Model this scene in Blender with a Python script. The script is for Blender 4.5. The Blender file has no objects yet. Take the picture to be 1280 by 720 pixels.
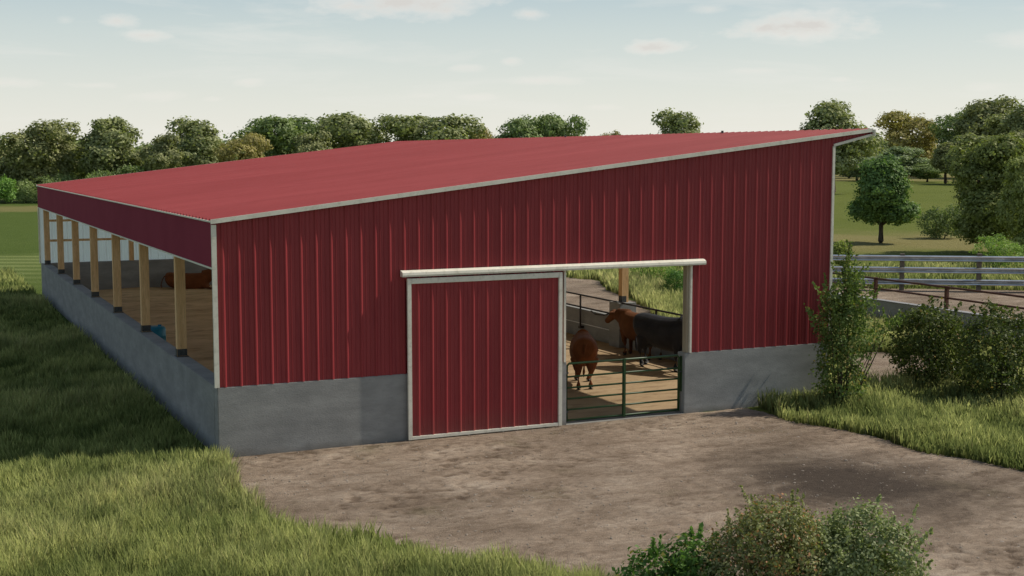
import bpy, bmesh, math, random
import numpy as np
from mathutils import Vector, Matrix

scene = bpy.context.scene
COL = scene.collection
R = math.radians

# ------------------------------------------------------------------ camera
CAM = np.array([-5.487, -24.877, 5.8])
PITCH, YAW, FPX = 0.1004, 0.4393, 1650.3
RGT = np.array([math.cos(YAW), -math.sin(YAW), 0.0])
FWD = np.array([math.sin(YAW), math.cos(YAW), 0.0])
cam_d = bpy.data.cameras.new("camera")
cam = bpy.data.objects.new("camera", cam_d); COL.objects.link(cam)
cam.location = CAM
cam.rotation_euler = (math.pi/2 - PITCH, 0.0, -YAW)
cam_d.sensor_width = 36.0
cam_d.lens = 36.0*FPX/1280.0
cam_d.clip_start = 0.1
cam_d.clip_end = 9000
scene.camera = cam

def at(bearing, dist):
    """a spot on the plain, surveyed by bearing (1280ths) and distance from the viewpoint"""
    p = CAM + dist*(FWD + (bearing-640)/FPX*RGT*0.995)
    return float(p[0]), float(p[1])

# ------------------------------------------------------------------ materials
def nt(name):
    m = bpy.data.materials.new(name); m.use_nodes = True
    t = m.node_tree; t.nodes.clear()
    out = t.nodes.new('ShaderNodeOutputMaterial')
    return m, t, out
def N(t, typ, **kw):
    n = t.nodes.new(typ)
    for k, v in kw.items():
        if k.startswith('i_'):
            key = k[2:]
            key = int(key) if key.isdigit() else key.replace('_', ' ')
            n.inputs[key].default_value = v
        else: setattr(n, k, v)
    return n
def L(t, a, b): t.links.new(a, b)
def ramp(t, stops, interp='LINEAR'):
    r = t.nodes.new('ShaderNodeValToRGB'); cr = r.color_ramp; cr.interpolation = interp
    while len(cr.elements) < len(stops): cr.elements.new(0.5)
    for e, (p, c) in zip(cr.elements, stops):
        e.position = p; e.color = (c[0], c[1], c[2], 1) if len(c) == 3 else c
    return r
def rgba(c): return (c[0], c[1], c[2], 1.0)
def mixc(t, fac, a, b, mode='MIX'):
    n = t.nodes.new('ShaderNodeMix'); n.data_type = 'RGBA'; n.blend_type = mode
    for sock, v in ((n.inputs[0], fac), (n.inputs[6], a), (n.inputs[7], b)):
        if hasattr(v, 'links') or hasattr(v, 'is_linked'): L(t, v, sock)
        elif isinstance(v, (int, float)): sock.default_value = v
        else: sock.default_value = rgba(v)
    return n.outputs[2]
def math_(t, op, a, b=None, c=None, clamp=False):
    n = t.nodes.new('ShaderNodeMath'); n.operation = op; n.use_clamp = clamp
    for i, v in enumerate((a, b, c)):
        if v is None: continue
        if isinstance(v, (int, float)): n.inputs[i].default_value = v
        else: L(t, v, n.inputs[i])
    return n.outputs[0]
def noise(t, vec, scale, detail=4, rough=.55, dist=0):
    n = N(t, 'ShaderNodeTexNoise'); n.inputs['Scale'].default_value = scale
    n.inputs['Detail'].default_value = detail; n.inputs['Roughness'].default_value = rough
    n.inputs['Distortion'].default_value = dist
    L(t, vec, n.inputs['Vector']); return n.outputs['Fac']
def mapping(t, vec, scale=(1,1,1), rot=(0,0,0)):
    m = N(t, 'ShaderNodeMapping'); m.inputs['Scale'].default_value = scale; m.inputs['Rotation'].default_value = rot
    L(t, vec, m.inputs['Vector']); return m.outputs[0]

def surface(name, c1, c2, scale=3, stretch=(1,1,1), rough=.7, bump=.1, bscale=30, spec=.3, metal=0, c3=None, grime=None, contrast=(.35,.65), bdist=.02):
    m, t, out = nt(name)
    geo = N(t, 'ShaderNodeNewGeometry'); pos = mapping(t, geo.outputs['Position'], stretch)
    f = noise(t, pos, scale, 6, .6)
    r = ramp(t, [(contrast[0], c1), (contrast[1], c2)]); L(t, f, r.inputs[0]); colr = r.outputs[0]
    if c3 is not None:
        f2 = noise(t, pos, scale*4.3, 5, .7)
        r2 = ramp(t, [(.5, (0,0,0)), (.75, (1,1,1))]); L(t, f2, r2.inputs[0])
        colr = mixc(t, r2.outputs[0], colr, c3)
    if grime is not None:
        sx = N(t, 'ShaderNodeSeparateXYZ'); L(t, geo.outputs['Position'], sx.inputs[0])
        h = math_(t, 'ADD', sx.outputs[2], math_(t, 'MULTIPLY', f, grime[1]*1.2))
        g = math_(t, 'SUBTRACT', 1, math_(t, 'DIVIDE', h, grime[1]*1.6, clamp=True), clamp=True)
        g = math_(t, 'MULTIPLY', g, grime[2])
        colr = mixc(t, g, colr, grime[0])
    b = N(t, 'ShaderNodeBsdfPrincipled'); L(t, colr, b.inputs['Base Color'])
    b.inputs['Roughness'].default_value = rough; b.inputs['Metallic'].default_value = metal
    b.inputs['Specular IOR Level'].default_value = spec
    if bump:
        bn = noise(t, pos, bscale, 5, .6); bu = N(t, 'ShaderNodeBump')
        bu.inputs['Strength'].default_value = bump; bu.inputs['Distance'].default_value = bdist
        L(t, bn, bu.inputs['Height']); L(t, bu.outputs[0], b.inputs['Normal'])
    L(t, b.outputs[0], out.inputs[0])
    return m

M = {}
M['red_wall'] = surface('red_wall', (.250,.029,.034), (.295,.036,.042), 1.2, (1,1,.15), .5, .04, 6, .35, c3=(.22,.022,.03), grime=((.20,.09,.07), .35, .35))
M['red_door'] = surface('red_door', (.264,.032,.036), (.312,.040,.045), 1.2, (1,1,.2), .5, .04, 6, .35, c3=(.23,.022,.03), grime=((.20,.12,.09), .5, .45))
M['red_roof'] = surface('red_roof', (.315,.060,.062), (.365,.074,.076), .35, (.35,1.6,1), .65, .05, 4, .12, c3=(.285,.054,.056))
M['red_fascia'] = surface('red_fascia', (.235,.032,.058), (.26,.038,.066), .8, (1,1,1), .8, .02, 8, .05)
M['white_trim'] = surface('white_trim', (.70,.67,.57), (.79,.76,.66), 2, (1,1,1), .55, .03, 20, .3, c3=(.55,.52,.43))
M['bounce_liner'] = surface('white_bounce_liner', (.80,.81,.82), (.86,.87,.88), 2, (1,1,.3), .5, .03, 10, .3)
M['concrete'] = surface('concrete', (.22,.222,.217), (.335,.335,.325), 1.1, (1,1,2.6), .92, .35, 22, .15, c3=(.24,.24,.235), grime=((.12,.095,.07), .16, .6), contrast=(.3,.7))
M['concrete_top'] = surface('concrete_top', (.25,.25,.26), (.33,.33,.34), 2.5, (1,1,1), .9, .2, 30, .15, c3=(.22,.22,.22))
M['wood'] = surface('timber', (.66,.40,.19), (.82,.55,.30), 3.0, (3,3,.35), .8, .25, 14, .15, c3=(.44,.26,.12), bdist=.01)
M['wood_dark'] = surface('weathered_wood', (.13,.11,.085), (.22,.19,.15), 4, (3,3,.4), .9, .3, 14, .1)
M['wood_pale'] = surface('pale_wood', (.30,.25,.18), (.40,.34,.25), 4, (3,3,.4), .9, .3, 14, .1)
M['bracket'] = surface('steel_bracket', (.035,.036,.036), (.07,.07,.07), 12, (1,1,1), .6, .1, 30, .4)
M['green_pipe'] = surface('green_pipe', (.012,.045,.012), (.022,.070,.018), 5, (1,1,1), .45, .03, 30, .4, c3=(.03,.05,.02))
M['dark_pipe'] = surface('dark_pipe', (.022,.018,.017), (.045,.035,.032), 6, (1,1,1), .6, .05, 30, .3)
M['rust_pipe'] = surface('rust_pipe', (.085,.035,.025), (.13,.055,.04), 6, (1,1,1), .7, .08, 30, .25)
M['galv'] = surface('galvanised_steel', (.50,.51,.52), (.68,.69,.70), 2, (1,1,1), .28, .05, 14, .5, metal=.9)
M['cable'] = surface('white_cable', (.60,.60,.60), (.7,.7,.7), 5, (1,1,1), .5, 0, 1, .3)
def translucent():
    m, t, out = nt('translucent_white_sheet')
    geo = N(t, 'ShaderNodeNewGeometry'); f = noise(t, geo.outputs['Position'], 2.0, 4)
    r = ramp(t, [(.3, (.90,.91,.93)), (.7, (.95,.96,.98))]); L(t, f, r.inputs[0])
    d = N(t, 'ShaderNodeBsdfDiffuse'); tr = N(t, 'ShaderNodeBsdfTranslucent'); L(t, r.outputs[0], d.inputs[0]); L(t, r.outputs[0], tr.inputs[0])
    s = N(t, 'ShaderNodeMixShader'); s.inputs[0].default_value = .86
    L(t, d.outputs[0], s.inputs[1]); L(t, tr.outputs[0], s.inputs[2]); L(t, s.outputs[0], out.inputs[0]); return m
M['translucent'] = translucent()
M['blue'] = surface('blue_plastic', (.012,.20,.32), (.02,.27,.42), 4, (1,1,1), .4, .02, 20, .4)
M['bark'] = surface('bark', (.055,.042,.030), (.115,.09,.065), 5, (1,1,.3), .95, .6, 12, .1, bdist=.05)
M['floor'] = surface('straw_floor', (.29,.205,.125), (.44,.33,.21), .55, (.5,1.4,1), .95, .6, 9, .05, c3=(.17,.112,.066), contrast=(.3,.7), bdist=.05)
_t = M['floor'].node_tree; _b = [n for n in _t.nodes if n.type == 'BSDF_PRINCIPLED'][0]
_src = _b.inputs['Base Color'].links[0].from_socket; _g = N(_t, 'ShaderNodeNewGeometry'); _sx = N(_t, 'ShaderNodeSeparateXYZ'); L(_t, _g.outputs['Position'], _sx.inputs[0])
_f = math_(_t, 'DIVIDE', math_(_t, 'SUBTRACT', 8.6, _sx.outputs[0]), 2.0, clamp=True)   # straw painted lighter on the low side, in place of missing light
L(_t, mixc(_t, math_(_t, 'MULTIPLY', _f, 1.0), _src, mixc(_t, 1, _src, (1.75,1.72,1.65), 'MULTIPLY')), _b.inputs['Base Color'])
M['cow_brown'] = surface('brown_hide', (.135,.042,.014), (.20,.066,.022), 3, (1,1,1), .8, .15, 60, .15)
M['cow_black'] = surface('black_hide', (.014,.015,.020), (.026,.027,.034), 3, (1,1,1), .7, .15, 60, .25)
M['cow_tan'] = surface('tan_hide', (.095,.036,.014), (.14,.054,.021), 3, (1,1,1), .8, .15, 60, .15)
M['hoof'] = surface('hoof', (.02,.017,.014), (.04,.034,.03), 8, (1,1,1), .6, 0, 1, .3)
M['horn'] = surface('horn', (.30,.25,.17), (.42,.36,.26), 8, (1,1,1), .5, 0, 1, .3)
M['stone'] = surface('stone', (.20,.165,.13), (.38,.33,.28), 6, (1,1,1), .95, .2, 30, .1)

def leaf_mat(name, dark, light, accent=None, trans=.3, flatn=.0):
    m, t, out = nt(name)
    a = N(t, 'ShaderNodeAttribute'); a.attribute_name = 'tint'
    stops = [(0, dark), (.8, light)]
    if accent: stops = [(0, dark), (.75, light), (.86, light), (.92, accent)]
    r = ramp(t, stops); L(t, a.outputs['Fac'], r.inputs[0])
    oi = N(t, 'ShaderNodeObjectInfo')
    c = mixc(t, 1.0, r.outputs[0], oi.outputs['Color'], 'MULTIPLY')
    d = N(t, 'ShaderNodeBsdfDiffuse'); tr = N(t, 'ShaderNodeBsdfTranslucent'); g = N(t, 'ShaderNodeBsdfGlossy')
    g.inputs['Roughness'].default_value = .55; g.inputs['Color'].default_value = (.5,.5,.5,1)
    L(t, c, d.inputs[0])
    c2 = mixc(t, 1.0, c, (1.1,1.25,.6), 'MULTIPLY'); L(t, c2, tr.inputs[0])
    if flatn:
        geo = N(t, 'ShaderNodeNewGeometry')
        mx = N(t, 'ShaderNodeMix', data_type='VECTOR'); mx.inputs[0].default_value = flatn
        L(t, geo.outputs['Normal'], mx.inputs[4]); mx.inputs[5].default_value = (0,0,1)
        nv = N(t, 'ShaderNodeVectorMath', operation='NORMALIZE'); L(t, mx.outputs[1], nv.inputs[0])
        L(t, nv.outputs[0], d.inputs['Normal'])
    s = N(t, 'ShaderNodeMixShader'); s.inputs[0].default_value = trans
    L(t, d.outputs[0], s.inputs[1]); L(t, tr.outputs[0], s.inputs[2])
    s2 = N(t, 'ShaderNodeMixShader'); s2.inputs[0].default_value = .04
    L(t, s.outputs[0], s2.inputs[1]); L(t, g.outputs[0], s2.inputs[2])
    L(t, s2.outputs[0], out.inputs[0])
    return m
M['leaf'] = leaf_mat('tree_leaves', (.105,.132,.062), (.305,.345,.145))
M['leaf_shrub'] = leaf_mat('shrub_leaves', (.042,.066,.020), (.170,.215,.065), (.36,.25,.09))
M['leaf_rusty'] = leaf_mat('rusty_shrub_leaves', (.11,.115,.045), (.33,.34,.15), (.45,.22,.11))
M['leaf_pale'] = leaf_mat('pale_shrub_leaves', (.13,.17,.070), (.39,.43,.21))
M['leaf_bright'] = leaf_mat('glossy_shrub_leaves', (.045,.095,.02), (.15,.27,.06), (.42,.36,.09))

def grass_mat(name):
    m, t, out = nt(name)
    a = N(t, 'ShaderNodeAttribute'); a.attribute_name = 'tint'
    h = N(t, 'ShaderNodeAttribute'); h.attribute_name = 'height'
    r = ramp(t, [(0, (.23,.29,.095)), (.3, (.39,.45,.165)), (.48, (.51,.56,.22)), (.8, (.64,.65,.30)), (1, (.62,.57,.30))])
    L(t, a.outputs['Fac'], r.inputs[0])
    geo = N(t, 'ShaderNodeNewGeometry')
    f = noise(t, geo.outputs['Position'], .55, 4, .6)
    rp = ramp(t, [(.36, (.50,.55,.48)), (.60, (1.1,1.08,1.0))]); L(t, f, rp.inputs[0])
    c = mixc(t, 1, r.outputs[0], rp.outputs[0], 'MULTIPLY')
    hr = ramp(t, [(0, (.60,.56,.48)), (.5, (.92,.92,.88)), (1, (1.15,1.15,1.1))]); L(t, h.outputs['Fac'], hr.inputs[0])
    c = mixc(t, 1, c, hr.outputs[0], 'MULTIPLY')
    d = N(t, 'ShaderNodeBsdfDiffuse'); tr = N(t, 'ShaderNodeBsdfTranslucent')
    L(t, c, d.inputs[0]); L(t, c, tr.inputs[0])
    mx = N(t, 'ShaderNodeMix', data_type='VECTOR'); mx.inputs[0].default_value = .78
    L(t, geo.outputs['Normal'], mx.inputs[4]); mx.inputs[5].default_value = (0,0,1)
    nv = N(t, 'ShaderNodeVectorMath', operation='NORMALIZE'); L(t, mx.outputs[1], nv.inputs[0])
    L(t, nv.outputs[0], d.inputs['Normal'])
    s = N(t, 'ShaderNodeMixShader'); s.inputs[0].default_value = .42
    L(t, d.outputs[0], s.inputs[1]); L(t, tr.outputs[0], s.inputs[2]); L(t, s.outputs[0], out.inputs[0])
    return m
M['grass'] = grass_mat('grass_blades')

def ground_mat():
    m, t, out = nt('meadow_ground')
    geo = N(t, 'ShaderNodeNewGeometry'); P = geo.outputs['Position']
    off = N(t, 'ShaderNodeVectorMath', operation='SUBTRACT'); L(t, P, off.inputs[0]); off.inputs[1].default_value = tuple(CAM)
    def dot(v):
        n = N(t, 'ShaderNodeVectorMath', operation='DOT_PRODUCT'); L(t, off.outputs[0], n.inputs[0]); n.inputs[1].default_value = v
        return n.outputs['Value']
    s = dot(tuple(FWD)); l = dot(tuple(RGT))
    big = noise(t, P, .035, 4, .6); mid = noise(t, P, .6, 6, .7); fine = noise(t, P, 7, 4, .75)
    r = ramp(t, [(.3, (.075,.098,.020)), (.5, (.118,.142,.032)), (.7, (.150,.165,.045))])
    mxv = math_(t, 'ADD', math_(t, 'MULTIPLY', big, .35), math_(t, 'MULTIPLY', mid, .4))
    mxv = math_(t, 'ADD', mxv, math_(t, 'MULTIPLY', fine, .28)); L(t, mxv, r.inputs[0]); c = r.outputs[0]
    wob = math_(t, 'MULTIPLY', math_(t, 'SUBTRACT', noise(t, P, .08, 3, .6), .5), 26)
    s2 = math_(t, 'ADD', s, wob)
    def band(a, b, soft):
        u = math_(t, 'DIVIDE', math_(t, 'SUBTRACT', s2, a), soft, clamp=True)
        v = math_(t, 'DIVIDE', math_(t, 'SUBTRACT', b, s2), soft, clamp=True)
        return math_(t, 'MULTIPLY', u, v)
    right = math_(t, 'DIVIDE', math_(t, 'SUBTRACT', l, 10), 6, clamp=True)
    left = math_(t, 'DIVIDE', math_(t, 'SUBTRACT', -20, l), 6, clamp=True)
    tan = mixc(t, fine, (.19,.165,.065), (.25,.215,.10))
    b1 = math_(t, 'MULTIPLY', band(76, 102, 8), right)
    b2 = math_(t, 'MULTIPLY', band(290, 420, 14), right)
    b3 = math_(t, 'MULTIPLY', band(134, 152, 5), left)
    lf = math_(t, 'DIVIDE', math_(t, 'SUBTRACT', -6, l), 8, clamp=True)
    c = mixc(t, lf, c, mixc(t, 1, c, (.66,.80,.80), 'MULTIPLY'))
    sx = N(t, 'ShaderNodeSeparateXYZ'); L(t, P, sx.inputs[0])
    row = math_(t, 'SINE', math_(t, 'MULTIPLY', math_(t, 'ADD', math_(t, 'MULTIPLY', sx.outputs[0], .5), sx.outputs[1]), 2.6))
    rf_ = math_(t, 'MULTIPLY', math_(t, 'MULTIPLY', band(52, 80, 5), left), math_(t, 'MULTIPLY_ADD', row, .35, .5))
    c = mixc(t, rf_, c, (.20,.235,.085))
    for b_, k in ((b1, .85), (b2, .8), (b3, .7)):
        c = mixc(t, math_(t, 'MULTIPLY', b_, k), c, tan)
    b = N(t, 'ShaderNodeBsdfPrincipled'); L(t, c, b.inputs['Base Color']); b.inputs['Roughness'].default_value = 1
    b.inputs['Specular IOR Level'].default_value = .05
    bu = N(t, 'ShaderNodeBump'); bu.inputs['Strength'].default_value = .6; bu.inputs['Distance'].default_value = .15
    L(t, math_(t, 'ADD', mid, fine), bu.inputs['Height']); L(t, bu.outputs[0], b.inputs['Normal'])
    L(t, b.outputs[0], out.inputs[0]); return m
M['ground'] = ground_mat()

def dirt_mat(name, painted_shade=True):
    m, t, out = nt(name)
    geo = N(t, 'ShaderNodeNewGeometry'); P = geo.outputs['Position']
    st = mapping(t, P, (.5, 1.1, 1), (0, 0, .44))
    a = noise(t, st, 1.1, 7, .65, .3); b_ = noise(t, st, 6.5, 6, .7); g = noise(t, P, 42, 3, .7)
    r = ramp(t, [(.34, (.165,.125,.094)), (.45, (.240,.187,.143)), (.54, (.305,.245,.192)), (.68, (.42,.355,.29))])
    v = math_(t, 'ADD', math_(t, 'MULTIPLY', a, .62), math_(t, 'MULTIPLY', b_, .36)); v = math_(t, 'ADD', v, math_(t, 'MULTIPLY', math_(t, 'SUBTRACT', g, .5), .16))
    L(t, v, r.inputs[0]); c = r.outputs[0]
    big = noise(t, P, .33, 3, .5); br = ramp(t, [(.35, (.78,.76,.74)), (.6, (1.08,1.06,1.04))]); L(t, big, br.inputs[0])
    c = mixc(t, 1, c, br.outputs[0], 'MULTIPLY')
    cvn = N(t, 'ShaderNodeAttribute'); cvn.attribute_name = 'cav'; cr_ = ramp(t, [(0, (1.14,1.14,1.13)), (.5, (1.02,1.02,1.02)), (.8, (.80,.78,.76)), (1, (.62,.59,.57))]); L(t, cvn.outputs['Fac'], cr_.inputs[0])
    if painted_shade: c = mixc(t, 1, c, cr_.outputs[0], 'MULTIPLY')  # shade in the hollows between clods painted into the colour
    ms = noise(t, P, .5, 4, .6); mr = ramp(t, [(.6, (0,0,0)), (.75, (1,1,1))]); L(t, ms, mr.inputs[0])
    c = mixc(t, math_(t, 'MULTIPLY', mr.outputs[0], .35), c, (.13,.125,.055))
    if painted_shade:   # cast shade painted into the colour of the churned soil
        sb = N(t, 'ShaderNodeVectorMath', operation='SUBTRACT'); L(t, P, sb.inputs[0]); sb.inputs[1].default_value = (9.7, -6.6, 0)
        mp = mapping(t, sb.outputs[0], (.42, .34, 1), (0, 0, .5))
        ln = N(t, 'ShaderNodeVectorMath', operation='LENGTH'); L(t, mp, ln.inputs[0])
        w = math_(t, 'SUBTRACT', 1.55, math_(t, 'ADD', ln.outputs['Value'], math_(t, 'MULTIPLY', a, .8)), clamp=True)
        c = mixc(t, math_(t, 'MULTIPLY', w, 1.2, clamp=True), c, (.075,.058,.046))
    bs = N(t, 'ShaderNodeBsdfPrincipled'); L(t, c, bs.inputs['Base Color']); bs.inputs['Roughness'].default_value = .97
    bs.inputs['Specular IOR Level'].default_value = .1
    hh = math_(t, 'ADD', math_(t, 'MULTIPLY', b_, 1.0), math_(t, 'MULTIPLY', g, .35))
    bu = N(t, 'ShaderNodeBump'); bu.inputs['Strength'].default_value = .8; bu.inputs['Distance'].default_value = .10
    L(t, hh, bu.inputs['Height']); L(t, bu.outputs[0], bs.inputs['Normal'])
    L(t, bs.outputs[0], out.inputs[0]); return m
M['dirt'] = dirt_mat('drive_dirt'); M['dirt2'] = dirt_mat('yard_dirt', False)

# ------------------------------------------------------------------ object helpers
def tag(o, label=None, cat=None, group=None, kind=None):
    if label: o['label'] = label
    if cat: o['category'] = cat
    if group: o['group'] = group
    if kind: o['kind'] = kind
    return o
def empty(name, loc=(0,0,0), rz=0):
    o = bpy.data.objects.new(name, None); COL.objects.link(o); o.location = loc; o.rotation_euler.z = rz
    o.empty_display_size = .2; return o
def link_mesh(name, me, mat, parent=None, smooth=False):
    if mat is not None:
        me.materials.clear(); me.materials.append(mat)
    if smooth: me.polygons.foreach_set('use_smooth', [True]*len(me.polygons))
    o = bpy.data.objects.new(name, me); COL.objects.link(o)
    if parent is not None: o.parent = parent
    return o
class MB:
    def __init__(s): s.v = []; s.f = []
    def add(s, vs, fs):
        b = len(s.v); s.v += [tuple(v) for v in vs]; s.f += [tuple(i+b for i in f) for f in fs]; return s
    def box(s, x0, x1, y0, y1, z0, z1, bev=0):
        if bev:
            bm = bmesh.new(); bmesh.ops.create_cube(bm, size=1)
            bmesh.ops.scale(bm, vec=(x1-x0, y1-y0, z1-z0), verts=bm.verts)
            bmesh.ops.translate(bm, vec=((x0+x1)/2, (y0+y1)/2, (z0+z1)/2), verts=bm.verts)
            bmesh.ops.bevel(bm, geom=bm.edges[:], offset=bev, segments=2, affect='EDGES')
            bm.verts.index_update()
            s.add([v.co[:] for v in bm.verts], [[v.index for v in f.verts] for f in bm.faces]); bm.free(); return s
        vs = [(x,y,z) for z in (z0,z1) for y in (y0,y1) for x in (x0,x1)]
        return s.add(vs, [(0,2,3,1),(4,5,7,6),(0,1,5,4),(2,6,7,3),(0,4,6,2),(1,3,7,5)])
    def prism(s, poly, y0, y1):   # poly in XZ, extruded along Y
        n = len(poly); vs = [(x,y0,z) for x,z in poly] + [(x,y1,z) for x,z in poly]
        fs = [tuple(range(n)), tuple(range(2*n-1, n-1, -1))] + [(i, i+n, (i+1)%n+n, (i+1)%n) for i in range(n)]
        return s.add(vs, fs)
    def tube(s, pts, rad, seg=8, cap=True):
        pts = [Vector(p) for p in pts]; rads = rad if isinstance(rad, (list, tuple)) else [rad]*len(pts)
        rings = []; up = Vector((0,0,1))
        for i, p in enumerate(pts):
            d = (pts[min(i+1, len(pts)-1)] - pts[max(i-1, 0)]).normalized()
            a = d.cross(up)
            if a.length < 1e-3: a = d.cross(Vector((1,0,0)))
            a.normalize(); b = a.cross(d).normalized()
            rings.append([p + (a*math.cos(2*math.pi*k/seg) + b*math.sin(2*math.pi*k/seg))*rads[i] for k in range(seg)])
        vs = [v for r_ in rings for v in r_]; fs = []
        for i in range(len(pts)-1):
            for k in range(seg):
                fs.append((i*seg+k, i*seg+(k+1)%seg, (i+1)*seg+(k+1)%seg, (i+1)*seg+k))
        if cap: fs += [tuple(range(seg-1, -1, -1)), tuple(range((len(pts)-1)*seg, len(pts)*seg))]
        return s.add(vs, fs)
    def build(s, name, mat, parent=None, smooth=False):
        me = bpy.data.meshes.new(name); me.from_pydata(s.v, [], s.f); me.update()
        return link_mesh(name, me, mat, parent, smooth)
def copy_tree(o, parent=None):
    c = o.copy(); COL.objects.link(c); c.parent = parent
    for ch in list(o.children): copy_tree(ch, c)
    return c

# ------------------------------------------------------------------ world and sun
SUN_EL, SUN_A = R(46), R(7)     # azimuth: from +X turned towards -Y
sdir = Vector((math.cos(SUN_EL)*math.cos(SUN_A), -math.cos(SUN_EL)*math.sin(SUN_A), math.sin(SUN_EL)))
sd = bpy.data.lights.new('sun', 'SUN'); sd.energy = 4.1; sd.angle = R(.53); sd.color = (1.0, .92, .78)
so = bpy.data.objects.new('sun', sd); COL.objects.link(so)
so.rotation_euler = sdir.to_track_quat('Z', 'Y').to_euler(); so.location = (30, -10, 40)

w = bpy.data.worlds.new("World"); scene.world = w; w.use_nodes = True
t = w.node_tree; t.nodes.clear()
wo = t.nodes.new('ShaderNodeOutputWorld'); bg = t.nodes.new('ShaderNodeBackground')
sky = t.nodes.new('ShaderNodeTexSky'); sky.sky_type = 'NISHITA'; sky.sun_disc = False
sky.sun_elevation = SUN_EL; sky.sun_rotation = math.atan2(sdir.x, sdir.y)
sky.air_density = 1.0; sky.dust_density = 1.5; sky.ozone_density = 1.0
tc = t.nodes.new('ShaderNodeTexCoord'); D = tc.outputs['Generated']
sp = t.nodes.new('ShaderNodeSeparateXYZ'); L(t, D, sp.inputs[0])
el = math_(t, 'ARCSINE', sp.outputs[2]); az = math_(t, 'ARCTAN2', sp.outputs[0], sp.outputs[1])
BGS = .10
# hazy summer veil low in the sky (values are radiance / BGS)
er = ramp(t, [(0, (.96,.93,.84)), (.045, (.81,.83,.765)), (.09, (.65,.725,.705)), (.13, (.48,.60,.645)), (.45, (.21,.295,.385)), (1, (.10,.165,.27))])
L(t, math_(t, 'MULTIPLY', el, 1.0, clamp=True), er.inputs[0])
veil = mixc(t, 1, er.outputs[0], (1/BGS, 1/BGS, 1/BGS), 'MULTIPLY')
vf = ramp(t, [(0, (.85,.85,.85)), (.3, (.8,.8,.8)), (.9, (.5,.5,.5))]); L(t, math_(t, 'MULTIPLY', el, 1.0, clamp=True), vf.inputs[0])
base = mixc(t, vf.outputs[0], sky.outputs[0], veil)
# thin streaks
cv = t.nodes.new('ShaderNodeCombineXYZ'); L(t, az, cv.inputs[0]); L(t, math_(t, 'MULTIPLY', el, 7.0), cv.inputs[1])
st = noise(t, cv.outputs[0], 5.5, 6, .62, .4); sr = ramp(t, [(.50, (0,0,0)), (.72, (1,1,1))]); L(t, st, sr.inputs[0])
base = mixc(t, math_(t, 'MULTIPLY', sr.outputs[0], .42), base, (.84/BGS, .83/BGS, .78/BGS))
# puffs: (bearing, height above horizon) of real clouds, in radians
cn = t.nodes.new('ShaderNodeCombineXYZ'); L(t, az, cn.inputs[0]); L(t, math_(t, 'MULTIPLY', el, 2.2), cn.inputs[1])
n1 = noise(t, cn.outputs[0], 42, 6, .62); n1 = math_(t, 'MULTIPLY', math_(t, 'SUBTRACT', n1, .5), 2.6)
n0 = noise(t, cn.outputs[0], 14, 3, .6); n1 = math_(t, 'ADD', n1, math_(t, 'MULTIPLY', math_(t, 'SUBTRACT', n0, .5), 2.2))
puffs = [(500,8,98,19,1.0),(455,14,55,10,.8),(660,22,20,7,.75),(885,18,30,6,.5),(980,40,74,15,1.0),(810,63,36,8,.95),(155,37,20,8,.75),(190,53,26,6,.8),
         (582,86,28,6,.6),(638,79,12,5,.6),(680,103,40,5,.5),(595,122,26,4,.45),(315,107,18,5,.5),(125,112,28,4,.55),(195,124,32,6,.5),(15,111,34,5,.5),(1045,104,14,4,.4),
         (90,37,10,5,.35),(528,121,20,4,.35),(1160,20,20,5,.2),(750,135,22,4,.4),(1270,60,30,8,.4),(270,127,16,3,.35),(940,92,40,4,.35),(1230,115,30,5,.35)]
total = None
for (px, py, a, b, k) in puffs:
    u0 = YAW + math.atan((px-640)/FPX); v0 = (194-py)/FPX
    du = math_(t, 'DIVIDE', math_(t, 'SUBTRACT', az, u0), a/FPX*1.25)
    dv = math_(t, 'DIVIDE', math_(t, 'SUBTRACT', el, v0), b/FPX*1.25)
    d2 = math_(t, 'SQRT', math_(t, 'ADD', math_(t, 'MULTIPLY', du, du), math_(t, 'MULTIPLY', dv, dv)))
    mm = math_(t, 'SUBTRACT', 1.0, math_(t, 'ADD', d2, math_(t, 'MULTIPLY', n1, .62)))
    mm = math_(t, 'MULTIPLY', math_(t, 'MULTIPLY', mm, 1.05, clamp=True), k)
    total = mm if total is None else math_(t, 'MAXIMUM', total, mm)
shade = math_(t, 'MULTIPLY', total, total, clamp=True)
ccol = mixc(t, shade, (.90/BGS,.86/BGS,.80/BGS), (.70/BGS,.67/BGS,.63/BGS))
base = mixc(t, math_(t, 'MULTIPLY', total, .88, clamp=True), base, ccol)
# below the horizon: ground colour bounce
gf = math_(t, 'MULTIPLY', math_(t, 'MULTIPLY', sp.outputs[2], -1), 25, clamp=True)
base = mixc(t, gf, base, (.12/BGS,.13/BGS,.08/BGS))
L(t, base, bg.inputs[0]); bg.inputs['Strength'].default_value = BGS
L(t, bg.outputs[0], wo.inputs[0])

scene.view_settings.view_transform = 'Standard'; scene.view_settings.look = 'None'
scene.view_settings.exposure = 0; scene.view_settings.gamma = 1
scene.render.engine = 'CYCLES'
scene.cycles.use_denoising = True
scene.cycles.max_bounces = 8; scene.cycles.diffuse_bounces = 7; scene.cycles.transparent_max_bounces = 6; scene.cycles.caustics_reflective = False; scene.cycles.caustics_refractive = False

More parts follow.
